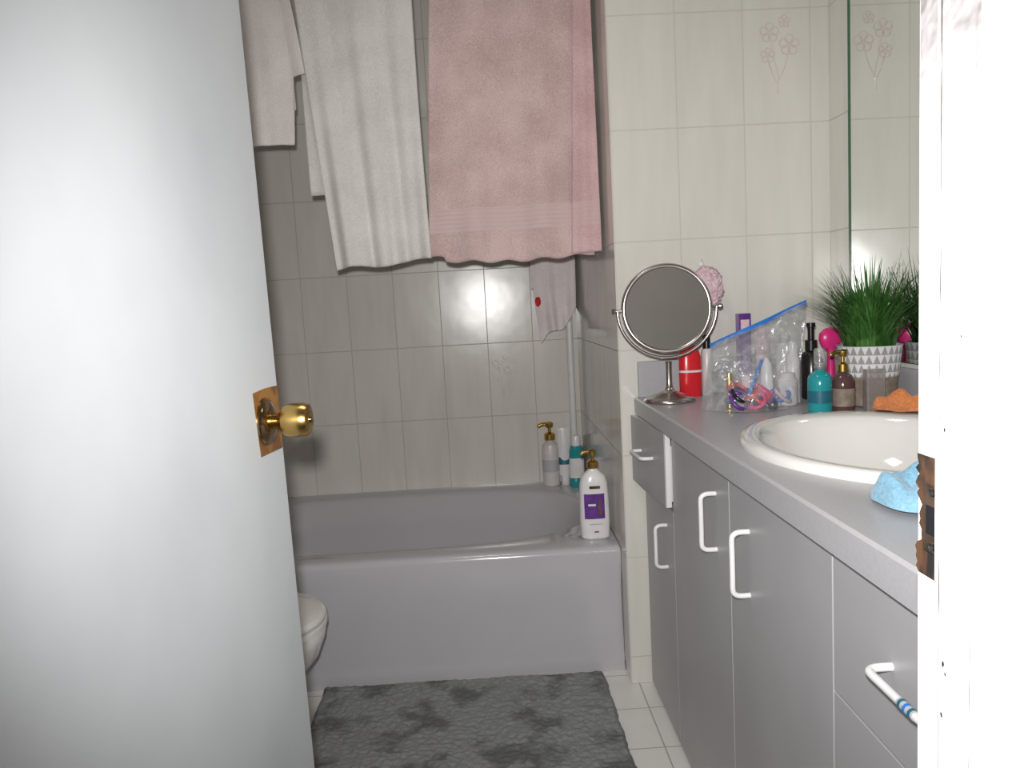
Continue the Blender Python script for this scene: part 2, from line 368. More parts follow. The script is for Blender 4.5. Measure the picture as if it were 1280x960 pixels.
# ------------------------------------------------------------------ door
H=Vector((-.3155,.432,0));D=Vector((.0465,.99892,0));NR=Vector((.99892,-.0465,0))
def TD(s,n,z):
    return H+D*s+NR*n+Vector((-.0025-.0105*(z-.75)/.95*(s/.584),0,z))
def door():
    e=empty('door_1',(H.x,H.y,0))
    box('slab',(0,-.035,.008),(.584,0,2.025),'door',e,bevel=.0015,T=TD)
    zk=1.007
    c=TD(.520,0,zk)
    pts=[(.4795,-.041),(.576,-.0445),(.5825,.002),(.579,.0405),(.53,.0420),(.484,.0405),(.480,.002)]
    V=[TD(s,.0018,zk+z) for s,z in pts]+[TD(s,0,zk+z) for s,z in pts];n=len(pts)
    mk('backplate',V,[tuple(range(n))]+[(i,(i+1)%n,(i+1)%n+n,i+n) for i in range(n)],'plate',e)
    ax=tuple(NR)
    lathe('rosette',[(.031,.0015),(.031,.004),(.028,.008),(.018,.0115),(.014,.012),(.0125,.012)],c,'brassdark',e,axis=ax)
    lathe('knob',[(.0105,.010),(.0105,.020),(.0125,.023),(.019,.027),(.0215,.034),(.0222,.044),(.0218,.054),(.0195,.059),(.012,.0605),(.0105,.0598),(.010,.0606),(0,.0608)],c,'brass',e,axis=ax)
    lathe('key_button',[(.0045,.060),(.0045,.0625),(0,.063)],c,'brassdark',e,axis=ax,seg=20)
    ci=TD(.520,-.035,zk);axi=tuple(-NR)
    lathe('rosette_inner',[(.031,0),(.031,.004),(.018,.0115),(.0125,.012)],ci,'brassdark',e,axis=axi)
    lathe('knob_inner',[(.0105,.010),(.0105,.020),(.019,.027),(.0222,.044),(.0195,.059),(0,.0608)],ci,'brass',e,axis=axi)
    for z in(.25,1.02,1.8):
        q=TD(-.005,-.036,z);lathe('hinge',[(.006,-.045),(.006,.045)],q,'brassdark',e,seg=16)
door()
# ------------------------------------------------------------------ tub
def tub():
    cx,cy=-.40,2.615;x0,x1=LX+.001,AX-.001;y1=BY-.001
    corner=[math.atan2(y-cy,x-cx)%(2*math.pi) for x in(x0,x1) for y in(TY,TY+.01,TY+.02,y1)]
    angs=sorted([2*math.pi*i/144 for i in range(144)]+corner)
    R=lambda z,y0,ins=0:rectring(cx,cy,z,x0+ins*.3,x1-ins*.3,y0,y1-ins*.3,angs)
    z=.3965
    rings=[R(0,TY+.0),R(.030,TY+.001),R(.045,TY+.005),R(.065,TY+.010),R(.20,TY+.009),R(.33,TY+.005),R(z-.022,TY+.003),R(z-.010,TY+.006),R(z-.003,TY+.013,.003),R(z,TY+.024,.01)]
    for a,b,zz,n in((.715,.352,z,3.0),(.708,.345,z-.003,3.0),(.70,.335,z-.014,3.0),(.675,.315,z-.12,2.9),(.65,.295,z-.24,2.9),(.61,.265,z-.30,2.8),(.55,.22,z-.325,2.6),(.3,.1,z-.33,2.3)):
        rings.append(se(cx,cy,zz,a,b,n,angs=angs))
    e=empty('bathtub',(cx,cy,0))
    loft('shell',rings,'tub',e,cap0=True,cap1=True,angle=50)
    lathe('overflow_plate',[(.03,0),(.03,.006),(.012,.010),(0,.010)],(.277,2.615,.29),'chrome',e,axis=(-1,0,0))
tub()
def pole():  # white pole added to stand for a pale vertical strip in this corner
    x,y=.327,3.026;e=empty('corner_strip_pole',(x,y,.40))
    lathe('tube',[(.014,.0),(.014,CH-.3965-.002)],(x,y,.398),'whitepl',e,seg=28)
    lathe('foot',[(.022,0),(.022,.010),(.015,.022)],(x,y,.3975),'whitepl',e,seg=28)
pole()
# ------------------------------------------------------------------ shower rod and towels
def rod():
    e=empty('shower_rod',(0,2.27,2.11))
    tube('bar',[(LX,2.27,2.11),(AX,2.27,2.11)],.0125,'chrome',e,seg=20)
    for x,d in((LX,1),(AX,-1)):lathe('flange',[(.03,0),(.03,.006),(.018,.015),(.013,.02)],(x,2.27,2.11),'chrome',e,axis=(d,0,0))
rod()
def towel(name,XL,XR,zb,zback,mat,nf=3,amp=.02,ph=0,yo=0,nu=90,nv=90,thick=.006,y0=2.27,rz=2.11,rr=.0165,hang=None):
    V=[];F=[];rows=[]
    nvf=nv;na=8;nb=30
    for j in range(nvf+na+nb+1):
        row=[]
        for i in range(nu+1):
            u=i/nu
            if j<=nvf:
                w=1-j/nvf
                z=zb(u)+(rz-zb(u))*(1-w);yb=-rr
            elif j<=nvf+na:
                a=math.pi*(j-nvf)/na;z=rz+rr*math.sin(a);yb=-rr*math.cos(a);w=0
            else:
                w=(j-nvf-na)/nb;z=rz-(rz-zback)*w;yb=rr;w=w*.8
            xl,xr=XL(w if j<=nvf+na else 0),XR(w if j<=nvf+na else 0)
            x=xl+(xr-xl)*u
            fold=math.sin(2*math.pi*nf*u+ph+.8*math.sin(2.2*w+ph))+.4*math.sin(2*math.pi*nf*2.3*u+ph*2+w)
            env=.12+.88*w
            sgn=1 if j<=nvf else .3
            y=y0+yo+yb+amp*fold*env*sgn+.006*noise.noise(Vector((x*9,z*7,ph)))*env
            if j>nvf+na: y=max(y,y0+yo+rr*.9+abs(amp*fold*env)*.3)
            row.append(len(V));V.append((x,y,z))
        rows.append(row)
    for j in range(len(rows)-1):
        for i in range(nu):F.append((rows[j][i],rows[j][i+1],rows[j+1][i+1],rows[j+1][i]))
    o=mk(name,V,F,mat,None,angle=80,solid=thick)
    return o
tp=towel('pink_bath_towel',lambda w:lerp(-.112,-.168,w**.8),lambda w:lerp(.325,.333,w),lambda u:1.285-.012*math.sin(u*3)+(0.012 if u<.1 else 0)+.004*math.sin(30*u),1.35,'towelp',nf=2.2,amp=.012,ph=.6,thick=.008)
tp2=towel('fold_layer',lambda w:lerp(.300,.262,w),lambda w:lerp(.346,.350,w),lambda u:1.284+.004*u,1.9,'towelp2',nf=.8,amp=.006,ph=2.6,thick=.006,rr=.027,yo=-.004)
tp2.parent=tp
towel('cream_bath_towel',lambda w:lerp(-.512,-.448,w),lambda w:lerp(-.172,-.160,w**2),lambda u:1.272+.018*u+.006*math.sin(u*9),1.5,'towelw',nf=2.6,amp=.014,ph=2.2)
def zbl(u):
    if u<.84:return 1.636+.012*u
    if u<.88:return lerp(1.646,1.836,(u-.84)/.04)
    return 1.838+.03*(u-.88)
towel('white_hand_towel',lambda w:lerp(-.80,-.80,w),lambda w:lerp(-.535,-.493,w**.7) ,zbl,1.75,'towelw2',nf=2.0,amp=.010,ph=4.0,nu=160)
def washcloth():
    e=empty('towel_hook_bar',(.27,2.93,1.40))
    tube('bar',[(AX,2.93,1.40),(.15,2.93,1.40)],.006,'chrome',e)
    lathe('flange',[(.02,0),(.02,.005),(.008,.012)],(AX,2.93,1.40),'chrome',e,axis=(-1,0,0))
    w=towel('washcloth',lambda w:lerp(.175,.205,w**2),lambda w:lerp(.352,.345,w),lambda u:.985+.125*u**1.2+.02*math.sin(u*7),1.2,'cloth',nf=1.6,amp=.012,ph=1.0,y0=2.93,rz=1.40,rr=.010,thick=.004)
    b=blob('red_print',(.196,2.897,1.15),(.011,.010,.018),'red',None,amp=.3,freq=12,seed=2);b.parent=w
washcloth()
# ------------------------------------------------------------------ bottles
def pump(e,x,y,z,mat,s=1,dirx=-1,neck=.012):
    lathe('pump_collar',[(neck*1.25*s,0),(neck*1.25*s,.016*s),(neck*.7*s,.020*s),(.0045*s,.021*s),(.0045*s,.036*s)],(x,y,z),mat,e,seg=24)
    lathe('pump_head',[(.009*s,0),(.011*s,.004*s),(.011*s,.012*s),(.007*s,.015*s),(0,.0155*s)],(x,y,z+.034*s),mat,e,seg=24)
    tube('pump_spout',smoothpath([(x,y,z+.043*s),(x+dirx*.02*s,y-.003,z+.043*s),(x+dirx*.032*s,y-.005,z+.037*s)],5),[.005*s]*10+[.0035*s],mat,e,seg=10)
def shampoo():
    x,y,z=.299,2.270,.3965;k=1.09
    e=empty('shampoo_bottle',(x,y,z))
    prof=[(.036,.020,0),(.041,.024,.004),(.0435,.026,.05),(.0425,.026,.11),(.040,.025,.16),(.034,.022,.183),(.020,.016,.196),(.013,.013,.202),(.013,.013,.208)]
    rings=[se(x,y,z+h*k,a*k,b*k,2.6) for a,b,h in prof]
    loft('body',rings,'white',e)
    pump(e,x,y,z+.206*k,'gold',1.2,dirx=-1)
    def patch(nm,h0,h1,a0,a1,mat,off=.0012,shape=None):
        V=[];F=[];nu,nv=14,8
        for j in range(nv+1):
            h=(h0+(h1-h0)*j/nv)*k
            a=(.043+off)*k;b=(.026+off)*k
            for i in range(nu+1):
                t=i/nu
                if shape:lo,hi=shape(j/nv)
                else:lo,hi=0,1
                th=math.radians(a0+(a1-a0)*(lo+(hi-lo)*t));c,s=math.cos(th),math.sin(th);r=(abs(c/a)**2.6+abs(s/b)**2.6)**(-1/2.6)
                V.append((x+r*c,y+r*s,z+h))
        for j in range(nv):
            for i in range(nu):F.append((j*(nu+1)+i,j*(nu+1)+i+1,(j+1)*(nu+1)+i+1,(j+1)*(nu+1)+i))
        mk(nm,V,F,mat,e)
    patch('label',.062,.135,215,318,'purple')
    patch('label_gold',.075,.118,282,312,'gold',.002,lambda t:(.1+.5*abs(t-.5),.5+.5*abs(t-.5)))
    patch('label_line',.100,.106,232,272,'white',.002)
    patch('logo',.150,.158,240,300,'brassdark',.0012)
    patch('fine_print',.045,.048,235,305,'grey',.0012)
    patch('fine_print_2',.022,.026,258,284,'purple',.0012)
shampoo()
def lotion():
    x,y,z=.222,2.985,.3965
    e=empty('lotion_bottle',(x,y,z))
    lathe('body',[(.030,0),(.034,.004),(.0345,.09),(.0345,.155),(.031,.170),(.018,.180),(.013,.186),(.013,.192)],(x,y,z),'cream',e)
    lathe('band',[(.0352,.060),(.0352,.110)],(x,y,z),'grey',e)
    pump(e,x,y,z+.190,'gold',1.5,-1)
lotion()
def cond():
    x,y,z=.280,2.985,.3965
    e=empty('conditioner_tube',(x,y,z))
    rings=[se(x,y,z+h,a,b,2.3) for a,b,h in((.016,.016,0),(.018,.018,.003),(.018,.018,.035),(.024,.018,.04),(.025,.014,.12),(.026,.004,.22),(.026,.002,.235))]
    loft('body',rings,'white',e);
    loft('stripe',[se(x,y,z+h,a,b,2.3) for a,b,h in((.0255,.0165,.085),(.0257,.0137,.115))],'tealdk',e,cap0=False,cap1=False)
    x,y=.322,2.93
    e=empty('body_wash_bottle',(x,y,z))
    loft('body',[se(x,y,z+h,a,b,2.5) for a,b,h in((.026,.018,0),(.029,.020,.005),(.030,.020,.06),(.028,.019,.15),(.022,.016,.17))],'teal',e)
    loft('label',[se(x,y,z+h,a,b,2.5) for a,b,h in((.0305,.0207,.04),(.0300,.0203,.12))],'white',e,cap0=False,cap1=False)
    lathe('cap',[(.018,.17),(.018,.205),(.015,.212),(0,.213)],(x,y,z),'white',e)
cond()
# ------------------------------------------------------------------ toilet (faces +X, tank wall at LX)
def toilet():
    y=1.83;e=empty('toilet',(-.75,y,0));k=.89
    R=lambda z,xb,xf,b,n=2.2:se((xb+xf)/2,y,z*k,(xf-xb)/2,b,n,64)
    rings=[R(0,-1.02,-.60,.115,3),R(.02,-1.02,-.60,.115,3),R(.10,-1.02,-.64,.10,2.8),R(.18,-1.03,-.60,.105,2.6),R(.25,-1.05,-.53,.135),R(.31,-1.06,-.485,.165),R(.36,-1.06,-.467,.180),R(.39,-1.06,-.463,.184),R(.395,-1.05,-.468,.178)]
    loft('bowl',rings,'porc',e,angle=60)
    def egg(z,g):return se(-.735,y,z-.0445,.27+g,.183+g,2.15,64)
    loft('seat',[egg(.396,.0),egg(.399,.006),egg(.410,.006),egg(.413,.0)],'porc',e,angle=60)
    loft('lid',[egg(.414,.0),egg(.417,.005),egg(.428,.005),egg(.434,-.004),egg(.437,-.03),egg(.439,-.12)],'porc',e,angle=60)
    box('tank',(LX,y-.22,.36),(LX+.185,y+.22,.70),'porc',e,bevel=.02)
    box('tank_lid',(LX,y-.23,.702),(LX+.20,y+.23,.735),'porc',e,bevel=.01)
    box('tank_shelf',(LX,y-.12,.25),(-.98,y+.12,.358),'porc',e,bevel=.02)
    tube('flush_lever',[(LX+.185,y-.15,.65),(LX+.20,y-.15,.65),(LX+.205,y-.09,.645)],.006,'chrome',e)
toilet()
# ------------------------------------------------------------------ bath mat
def mat():
    x0,x1,y0,y1=-.56,.295,1.575,2.160;V=[];F=[];nu,nv=240,170
    for j in range(nv+1):
        for i in range(nu+1):
            u,v=i/nu,j/nv
            x=lerp(x0,x1,u)+.008*noise.noise(Vector((v*5,3,0)))+ .012*(v-.5)*(-1)
            y=lerp(y0,y1,v)+.012*noise.noise(Vector((u*4,9,0)))-.012*u*v
            d=min(u*(x1-x0),(1-u)*(x1-x0),v*(y1-y0),(1-v)*(y1-y0))
            h=.020*min(1,(max(d,0)/.012))**.5
            h+=(.006*noise.noise(Vector((x*7,y*7,0)))+.005*noise.noise(Vector((x*70,y*70,1))))*min(1,d/.02)
            x+=.003*noise.noise(Vector((x*60,y*60,8)))
            y=min(y,TY-.004)
            V.append((x,y,.001+max(h,0)))
    for j in range(nv):
        for i in range(nu):F.append((j*(nu+1)+i,j*(nu+1)+i+1,(j+1)*(nu+1)+i+1,(j+1)*(nu+1)+i))
    mk('bath_mat',V,F,'mat',None,angle=80)
mat()
# ------------------------------------------------------------------ vanity
KX=.425;CX=.402;CZ=.861;SC=(.695,1.24)
def handle(e,y0,z0,y1,z1,x=KX,nm='handle',dx=0):
    a=Vector((x,y0,z0));b=Vector((x+dx,y1,z1));o=Vector((-.030,0,0));d=(b-a).normalized()*.012
    pts=[a,a+o*.6,a+o*.9+d*.35,a+o+d]+[ (a+o+d).lerp(b+o-d,t) for t in(.25,.5,.75)]+[b+o-d,b+o*.9-d*.35,b+o*.6,b]
    return tube(nm,smoothpath(pts,4),.0048,'whitepl',e,seg=12)
def vanity():
    e=empty('bathroom_vanity',(.70,1.25,0))
    y0,y1=.43,WY-.002
    boxes('carcass',[((KX+.018,y0,0),(RX,y0+.018,.816)),((KX+.018,y1-.018,0),(RX,y1,.816)),((KX+.018,y0,.0),(RX,y1,.06)),((KX+.018,.903,.06),(RX,.919,.80)),((KX+.018,1.753,.06),(RX,1.769,.80)),
        ((KX+.018,y0,.78),(KX+.036,y1,.816))],'dark',e)
    g=.0015;zt=.806;zb=.012
    box('door_slab_1',(KX,1.757+g,zb),(KX+.018,y1-.004,.612),'cab',e,bevel=.001)
    box('door_slab_2',(KX,1.325+g,zb),(KX+.018,1.757-g,zt),'cab',e,bevel=.001)
    box('door_slab_3',(KX,.911+g,zb),(KX+.018,1.325-g,zt),'cab',e,bevel=.001)
    zz=[.806,.614,.42,.22,.012]
    for i in range(4):box('drawer_front_%d'%(i+1),(KX,y0,zz[i+1]+g),(KX+.018,.911-g,zz[i]-g),'cab',e,bevel=.001)
    handle(e,1.83,.450,1.83,.560)
    handle(e,1.407,.638,1.407,.751);handle(e,1.222,.618,1.222,.731)
    handle(e,.77,.717,.655,.717);handle(e,.77,.52,.655,.52)
    tube('handle_wrap',[(KX-.030,.700,.717),(KX-.030,.672,.717)],.0053,'grey',e)
    for k,(c) in enumerate(['tealdk','skyblue','tealdk']):
        tube('stain_%d'%k,[(KX-.0302,.697-.009*k,.717),(KX-.0302,.693-.009*k,.717)],.0056,c,e,seg=10)
    def TR(s,n,z):
        dv=Vector((-.020,.308,0)).normalized();nn=Vector((-dv.y,dv.x,0))
        return Vector((.4085,1.764,0))+dv*s+nn*n+Vector((0,0,z))
    box('open_drawer_front',(0,-.003,.624),(.312,0,.811),'cab',e,T=TR,bevel=.0005)
    box('open_drawer_core',(0,-.016,.624),(.312,-.0031,.811),'whitepl',e,T=TR)
    box('open_drawer_box',(.012,-.35,.635),(.300,-.016,.775),'whitepl',e,T=TR)
    a=TR(.10,0,.728);b=TR(.21,0,.728)
    handle(e,a.y,a.z,b.y,b.z,x=a.x,dx=b.x-a.x)
    X0,X1,Y0,Y1=CX,RX,y0,WY
    cor=[math.atan2(y-SC[1],x-SC[0])%(2*math.pi) for x in(X0,X0+.008,X1) for y in(Y0,Y1)]
    angs=sorted([2*math.pi*i/144 for i in range(144)]+cor)
    RR=lambda z,i=0:rectring(*SC,z,X0+i,X1,Y0,Y1,angs)
    hole=lambda z:se(*SC,z,.225,.285,2.0,angs=angs)
    r=[hole(.816),RR(.816),RR(.816),RR(.857),RR(.861,.004),hole(.861),hole(.816)]
    loft('countertop',r,'counter',e,cap0=False,cap1=False,angle=30)
    box('backsplash_side',(CX+.012,WY-.018,.861),(RX,WY-.0005,.962),'counter',e,bevel=.002)
    box('backsplash_back',(RX-.016,y0,.861),(RX,WY-.018,.945),'counter',e,bevel=.002)
vanity()
def sink():
    e=empty('sink_basin',(SC[0],SC[1],CZ))
    a=[2*math.pi*i/96 for i in range(96)]
    rg=[se(*SC,.861,.256,.310,2,angs=a),se(*SC,.867,.2575,.3115,2,angs=a),se(*SC,.874,.255,.309,2,angs=a),se(*SC,.878,.249,.303,2,angs=a),se(*SC,.878,.238,.292,2,angs=a)]
    c2=(.680,1.24)
    rg+=[se(*c2,.876,.208,.262,2.05,angs=a),se(*c2,.870,.200,.254,2.05,angs=a),se(*c2,.855,.194,.247,2.1,angs=a),se(*c2,.80,.172,.222,2.1,angs=a),se(*c2,.755,.130,.175,2.1,angs=a),se(*c2,.733,.08,.11,2,angs=a),se(*c2,.728,.022,.022,2,angs=a)]
    loft('bowl',rg,'porc',e,cap0=False,cap1=True,angle=60)
    lathe('drain',[(.024,0),(.024,.003),(.016,.004),(.014,.001),(0,.001)],(c2[0],c2[1],.728),'chrome',e)
    f=empty('faucet',(.915,1.24,.878))
    box('base',(.893,1.16,.877),(.937,1.32,.892),'chrome',f,bevel=.006)
    tube('spout',smoothpath([(.915,1.24,.885),(.912,1.24,.935),(.885,1.24,.965),(.83,1.24,.958),(.805,1.24,.94)],6),.011,'chrome',f,seg=16)
    for y in(1.175,1.305):lathe('tap_handle',[(.012,0),(.012,.01),(.020,.016),(.022,.035),(.016,.045),(0,.047)],(.915,y,.890),'chrome',f)
sink()
# ------------------------------------------------------------------ big wall mirror
def wmir():
    e=empty('vanity_mirror',(RX,1.2,1.6))
    box('glass',(RX-.0060,.45,.955),(RX-.0002,1.969,2.25),'green',e)
    box('edge_bevel',(RX-.0065,1.953,.956),(RX-.0060,1.9685,2.249),'green',e)
    box('silver',(RX-.0065,.452,.957),(RX-.0060,1.953,2.248),'mirror',e)
wmir()
# ------------------------------------------------------------------ makeup mirror
def makeup():
    x,y=.472,1.952;zc=1.109;e=empty('makeup_mirror',(x,y,CZ))
    lathe('base',[(.066,0),(.069,.003),(.068,.007),(.060,.013),(.035,.022),(.015,.030),(.009,.040),(.0075,.06),(.0075,.10),(.009,.108)],(x,y,CZ),'nickel',e,seg=56,angle=60)
    n=Vector((-.10,-1,.06)).normalized()
    c=Vector((x,y,zc))
    side=Vector((0,0,1)).cross(n).normalized();up=n.cross(side)
    R=.118
    lathe('frame',[(R-.010,-.004),(R-.003,-.007),(R,-.004),(R+.002,0),(R,.004),(R-.003,.0065),(R-.009,.006),(R-.011,.003)],c,'nickel',e,axis=tuple(n),seg=80,angle=60)
    lathe('mirror_face',[(R-.010,.0035),(0,.0036)],c,'mirrord',e,axis=tuple(n),seg=80)
    lathe('mirror_back',[(R-.008,-.0035),(0,-.0036)],c,'mirrord',e,axis=tuple(n),seg=80)
    pts=[];
    for k in range(25):
        a=math.pi+math.pi*k/24;pts.append(c+side*(R+.012)*math.cos(a)+Vector((0,0,1))*(R+.012)*math.sin(a))
    tube('yoke',pts,.0045,'nickel',e,seg=12)
    for s in(-1,1):
        lathe('pivot_knob',[(.004,-.012),(.004,.006),(.008,.007),(.009,.012),(.006,.017),(0,.018)],c+side*s*(R+.010),'nickel',e,axis=tuple(side*s),seg=20)
makeup()
def pouf():
    x,y,z=.604,2.036,1.155
    e=empty('bath_pouf',(x,y,z))
    rnd=random.Random(3);L=[]
    for k in range(110):
        th=rnd.uniform(0,2*math.pi);ph=math.acos(rnd.uniform(-1,1));ax=Vector((math.sin(ph)*math.cos(th),math.sin(ph)*math.sin(th),math.cos(ph)))
        ax2=ax.orthogonal().normalized();ax3=ax.cross(ax2);P=[]
        cc=Vector((x,y,z))+Vector((ax.x*.9,ax.y*.5,ax.z*1.35))*.040
        for i in range(20):
            a=2*math.pi*i/20;w=.016+.004*math.sin(5*a)
            P.append(cc+(ax2*math.cos(a)+ax3*math.sin(a)*.9)*w+ax*.004*math.sin(6*a))
        L.append(tubevf(P,.0045,6,True))
    V,F=merge(L);V=[(v[0],min(v[1],2.080),v[2]) for v in V]
    mk('ruffles',V,F,'lilac',e,angle=90)
    blob('core',(x,y,z),(.044,.030,.060),'lilac',e,amp=.25,freq=30)
    tube('cord',smoothpath([(x,y+.02,z+.05),(x+.004,2.072,z+.075),(x+.002,2.080,z+.085)],5),.0015,'lilac',e,seg=6)
    lathe('suction_hook',[(.008,0),(.007,.004),(.003,.006),(.003,.012),(0,.013)],(x+.002,WY,z+.070),'whitepl',e,axis=(0,-1,0),seg=20)
pouf()
# ------------------------------------------------------------------ counter items
def redb():
    x,y=.552,2.034;e=empty('red_lotion_bottle',(x,y,CZ))
    loft('body',[se(x,y,CZ+h,a,b,2.6) for a,b,h in((.027,.018,0),(.030,.020,.005),(.031,.021,.06),(.030,.020,.11),(.024,.016,.128),(.012,.012,.135),(.012,.012,.14))],'red',e)
    loft('label',[se(x,y,CZ+h,.0316,.0214,2.6) for h in(.068,.074)],'white',e,cap0=False,cap1=False)
    lathe('cap',[(.014,.138),(.014,.160),(.011,.163),(0,.164)],(x,y,CZ),'red',e)
    x,y=.603,2.045;e=empty('nail_polish_bottle',(x,y,CZ))
    lathe('body',[(.014,0),(.016,.004),(.016,.12),(.012,.13)],(x,y,CZ),'cream',e,seg=28)
    lathe('cap',[(.011,.13),(.010,.168),(0,.17)],(x,y,CZ),'black',e,seg=28)
    x,y=.706,2.04;e=empty('purple_box',(x,y,CZ))
    box('carton',(x-.017,y-.014,CZ),(x+.017,y+.014,CZ+.222),'purple',e,bevel=.001)
    box('carton_label',(x-.012,y-.0146,CZ+.17),(x+.012,y-.0141,CZ+.205),'lilac',e)
    x,y=.755,2.03;e=empty('lotion_tube',(x,y,CZ))
    loft('body',[se(x,y,CZ+h,a,b,2.2) for a,b,h in((.014,.014,0),(.016,.016,.02),(.020,.014,.03),(.022,.008,.13),(.022,.002,.18))],'lilac',e)
redb()
def bag():
    BL=Vector((.505,1.775,.863));BR=Vector((.755,1.80,.863));TL=Vector((.537,1.79,1.016));TR_=Vector((.785,1.81,1.110))
    e=empty('zip_bag',(.64,1.75,CZ));nu,nv=50,40
    for nm,sg in(('front_film',-1),('rear_film',1)):
        V=[];F=[]
        for j in range(nv+1):
            v=j/nv
            for i in range(nu+1):
                u=i/nu
                p=BL.lerp(BR,u).lerp(TL.lerp(TR_,u),v)
                bul=(.105 if sg<0 else .035)*(1-v)**.8*math.sin(math.pi*min(max(u,0),1))**.6
                cr=.012*noise.noise(Vector((u*7,v*6,sg*3)))+.006*noise.noise(Vector((u*19,v*15,sg)))
                edge=math.sin(math.pi*u)**.5*(1-v)**.3*min(1,v*4+.15)
                V.append((p.x+cr*.5*edge,p.y+sg*bul+cr*edge,max(p.z+cr*.5*edge+.0 ,.8618)))
        for j in range(nv):
            for i in range(nu):F.append((j*(nu+1)+i,j*(nu+1)+i+1,(j+1)*(nu+1)+i+1,(j+1)*(nu+1)+i))
        mk(nm,V,F,'film',e,angle=90)
    V=[];F=[]
    for i in range(21):
        u=i/20;p=TL.lerp(TR_,u);w=.004*math.sin(u*9)
        V+=[(p.x,p.y-.002+w,p.z+.004),(p.x,p.y-.002+w,p.z-.008),(p.x,p.y+.002+w,p.z-.008),(p.x,p.y+.002+w,p.z+.004)]
    for i in range(20):
        for k in range(4):F.append((i*4+k,i*4+(k+1)%4,(i+1)*4+(k+1)%4,(i+1)*4+k))
    F+= [(0,1,2,3),(80,83,82,81)]
    mk('zip_strip',V,F,'skyblue',e,angle=60)
    rnd=random.Random(5)
    cols=['hotpink','purple','red','skyblue','black','lilac','purple','hotpink','tealdk','red','whitepl','purple','skyblue','red','black','purple']
    for k,c in enumerate(cols):
        cx=rnd.uniform(.575,.70);cy=rnd.uniform(1.705,1.755);cz=CZ+.012+rnd.uniform(0,.028)
        tilt=Vector((rnd.uniform(-.8,.8),rnd.uniform(-1.2,.1),1)).normalized();a2=tilt.orthogonal().normalized();a3=tilt.cross(a2)
        r=rnd.uniform(.015,.024);P=[Vector((cx,cy,cz+r*.35))+(a2*math.cos(2*math.pi*i/24)+a3*math.sin(2*math.pi*i/24))*r for i in range(24)]
        P=[Vector((p.x,p.y,max(p.z,CZ+.0055))) for p in P]
        tube('hair_tie_%d'%k,P,.0050,c,e,seg=8,closed=True)
    tube('toothbrush',[(.60,1.735,.875),(.625,1.75,.92),(.655,1.765,.975)],.004,'skyblue',e)
    lathe('cotton_jar',[(.022,0),(.024,.004),(.024,.06),(.018,.068),(.018,.078),(0,.08)],(.72,1.775,CZ+.001),'white',e)
    lathe('cream_tube',[(.014,0),(.016,.05),(.012,.10),(.003,.115)],(.675,1.79,CZ+.002),'whitepl',e)
    lathe('roll_on',[(.013,0),(.014,.045),(.010,.055),(.010,.075),(0,.078)],(.62,1.78,CZ+.002),'lilac',e)
    lathe('gold_tube',[(.009,0),(.009,.07),(.007,.085),(0,.087)],(.575,1.77,CZ+.002),'gold',e)
    lathe('tall_clear_tube',[(.016,0),(.017,.11),(.012,.12),(.012,.15),(0,.152)],(.745,1.80,CZ+.002),'white',e)
    lathe('dark_jar',[(.014,0),(.014,.04),(0,.042)],(.65,1.775,CZ+.002),'purple',e)
bag()
def bottles():
    x,y=.742,1.645;e=empty('mouthwash_bottle',(x,y,CZ))
    lathe('body',[(.022,0),(.026,.003),(.0265,.06),(.026,.078),(.020,.088),(.011,.093),(.011,.098)],(x,y,CZ),'teal',e)
    lathe('label',[(.0269,.022),(.0269,.050)],(x,y,CZ),'tealdk',e)
    lathe('sprayer',[(.011,.096),(.0115,.112),(.007,.116),(.007,.120)],(x,y,CZ),'black',e,seg=24)
    lathe('clear_cap',[(.012,.098),(.013,.140),(.010,.145),(0,.146)],(x,y,CZ),'film',e,seg=24)
    x,y=.815,1.855;e=empty('hair_oil_bottle',(x,y,CZ))
    lathe('body',[(.022,0),(.024,.004),(.024,.11),(.018,.12),(.010,.124)],(x,y,CZ),'black',e)
    lathe('cap',[(.015,.124),(.015,.150),(.008,.152),(.008,.182),(.011,.184),(.011,.194),(0,.195)],(x,y,CZ),'black',e,seg=24)
    x,y=.795,1.645;e=empty('serum_bottle',(x,y,CZ)) 
    lathe('body',[(.022,0),(.025,.003),(.0255,.05),(.0255,.066),(.020,.080),(.012,.087),(.012,.092)],(x,y,CZ),'brown',e)
    lathe('label',[(.0259,.012),(.0259,.052)],(x,y,CZ),'tan',e)
    pump(e,x,y,CZ+.090,'gold',1.0,-1,neck=.010)
    x,y=.848,1.617;e=empty('toner_bottle',(x,y,CZ))
    box('body',(x-.02,y-.018,CZ),(x+.022,y+.006,CZ+.095),'clear',e,bevel=.004)
    box('liquid',(x-.016,y-.014,CZ+.004),(x+.018,y+.002,CZ+.07),'tan',e,bevel=.003)
    x,y=.870,1.865;e=empty('pink_hairbrush',(x,y,CZ))
    lathe('handle',[(.010,0),(.011,.06),(.008,.11),(.012,.13)],(x,y,CZ),'hotpink',e,seg=24)
    lathe('head',[(.001,.120),(.020,.126),(.030,.146),(.029,.164),(.017,.176),(0,.180)],(x,y,CZ),'hotpink',e,seg=32,sy=.5)
    x,y=.775,1.925;e=empty('lotion_bottle',(x,y,CZ))
    lathe('body',[(.020,0),(.023,.004),(.023,.13),(.015,.142)],(x,y,CZ),'white',e)
    lathe('cap',[(.014,.142),(.014,.165),(0,.167)],(x,y,CZ),'grey',e)
bottles()
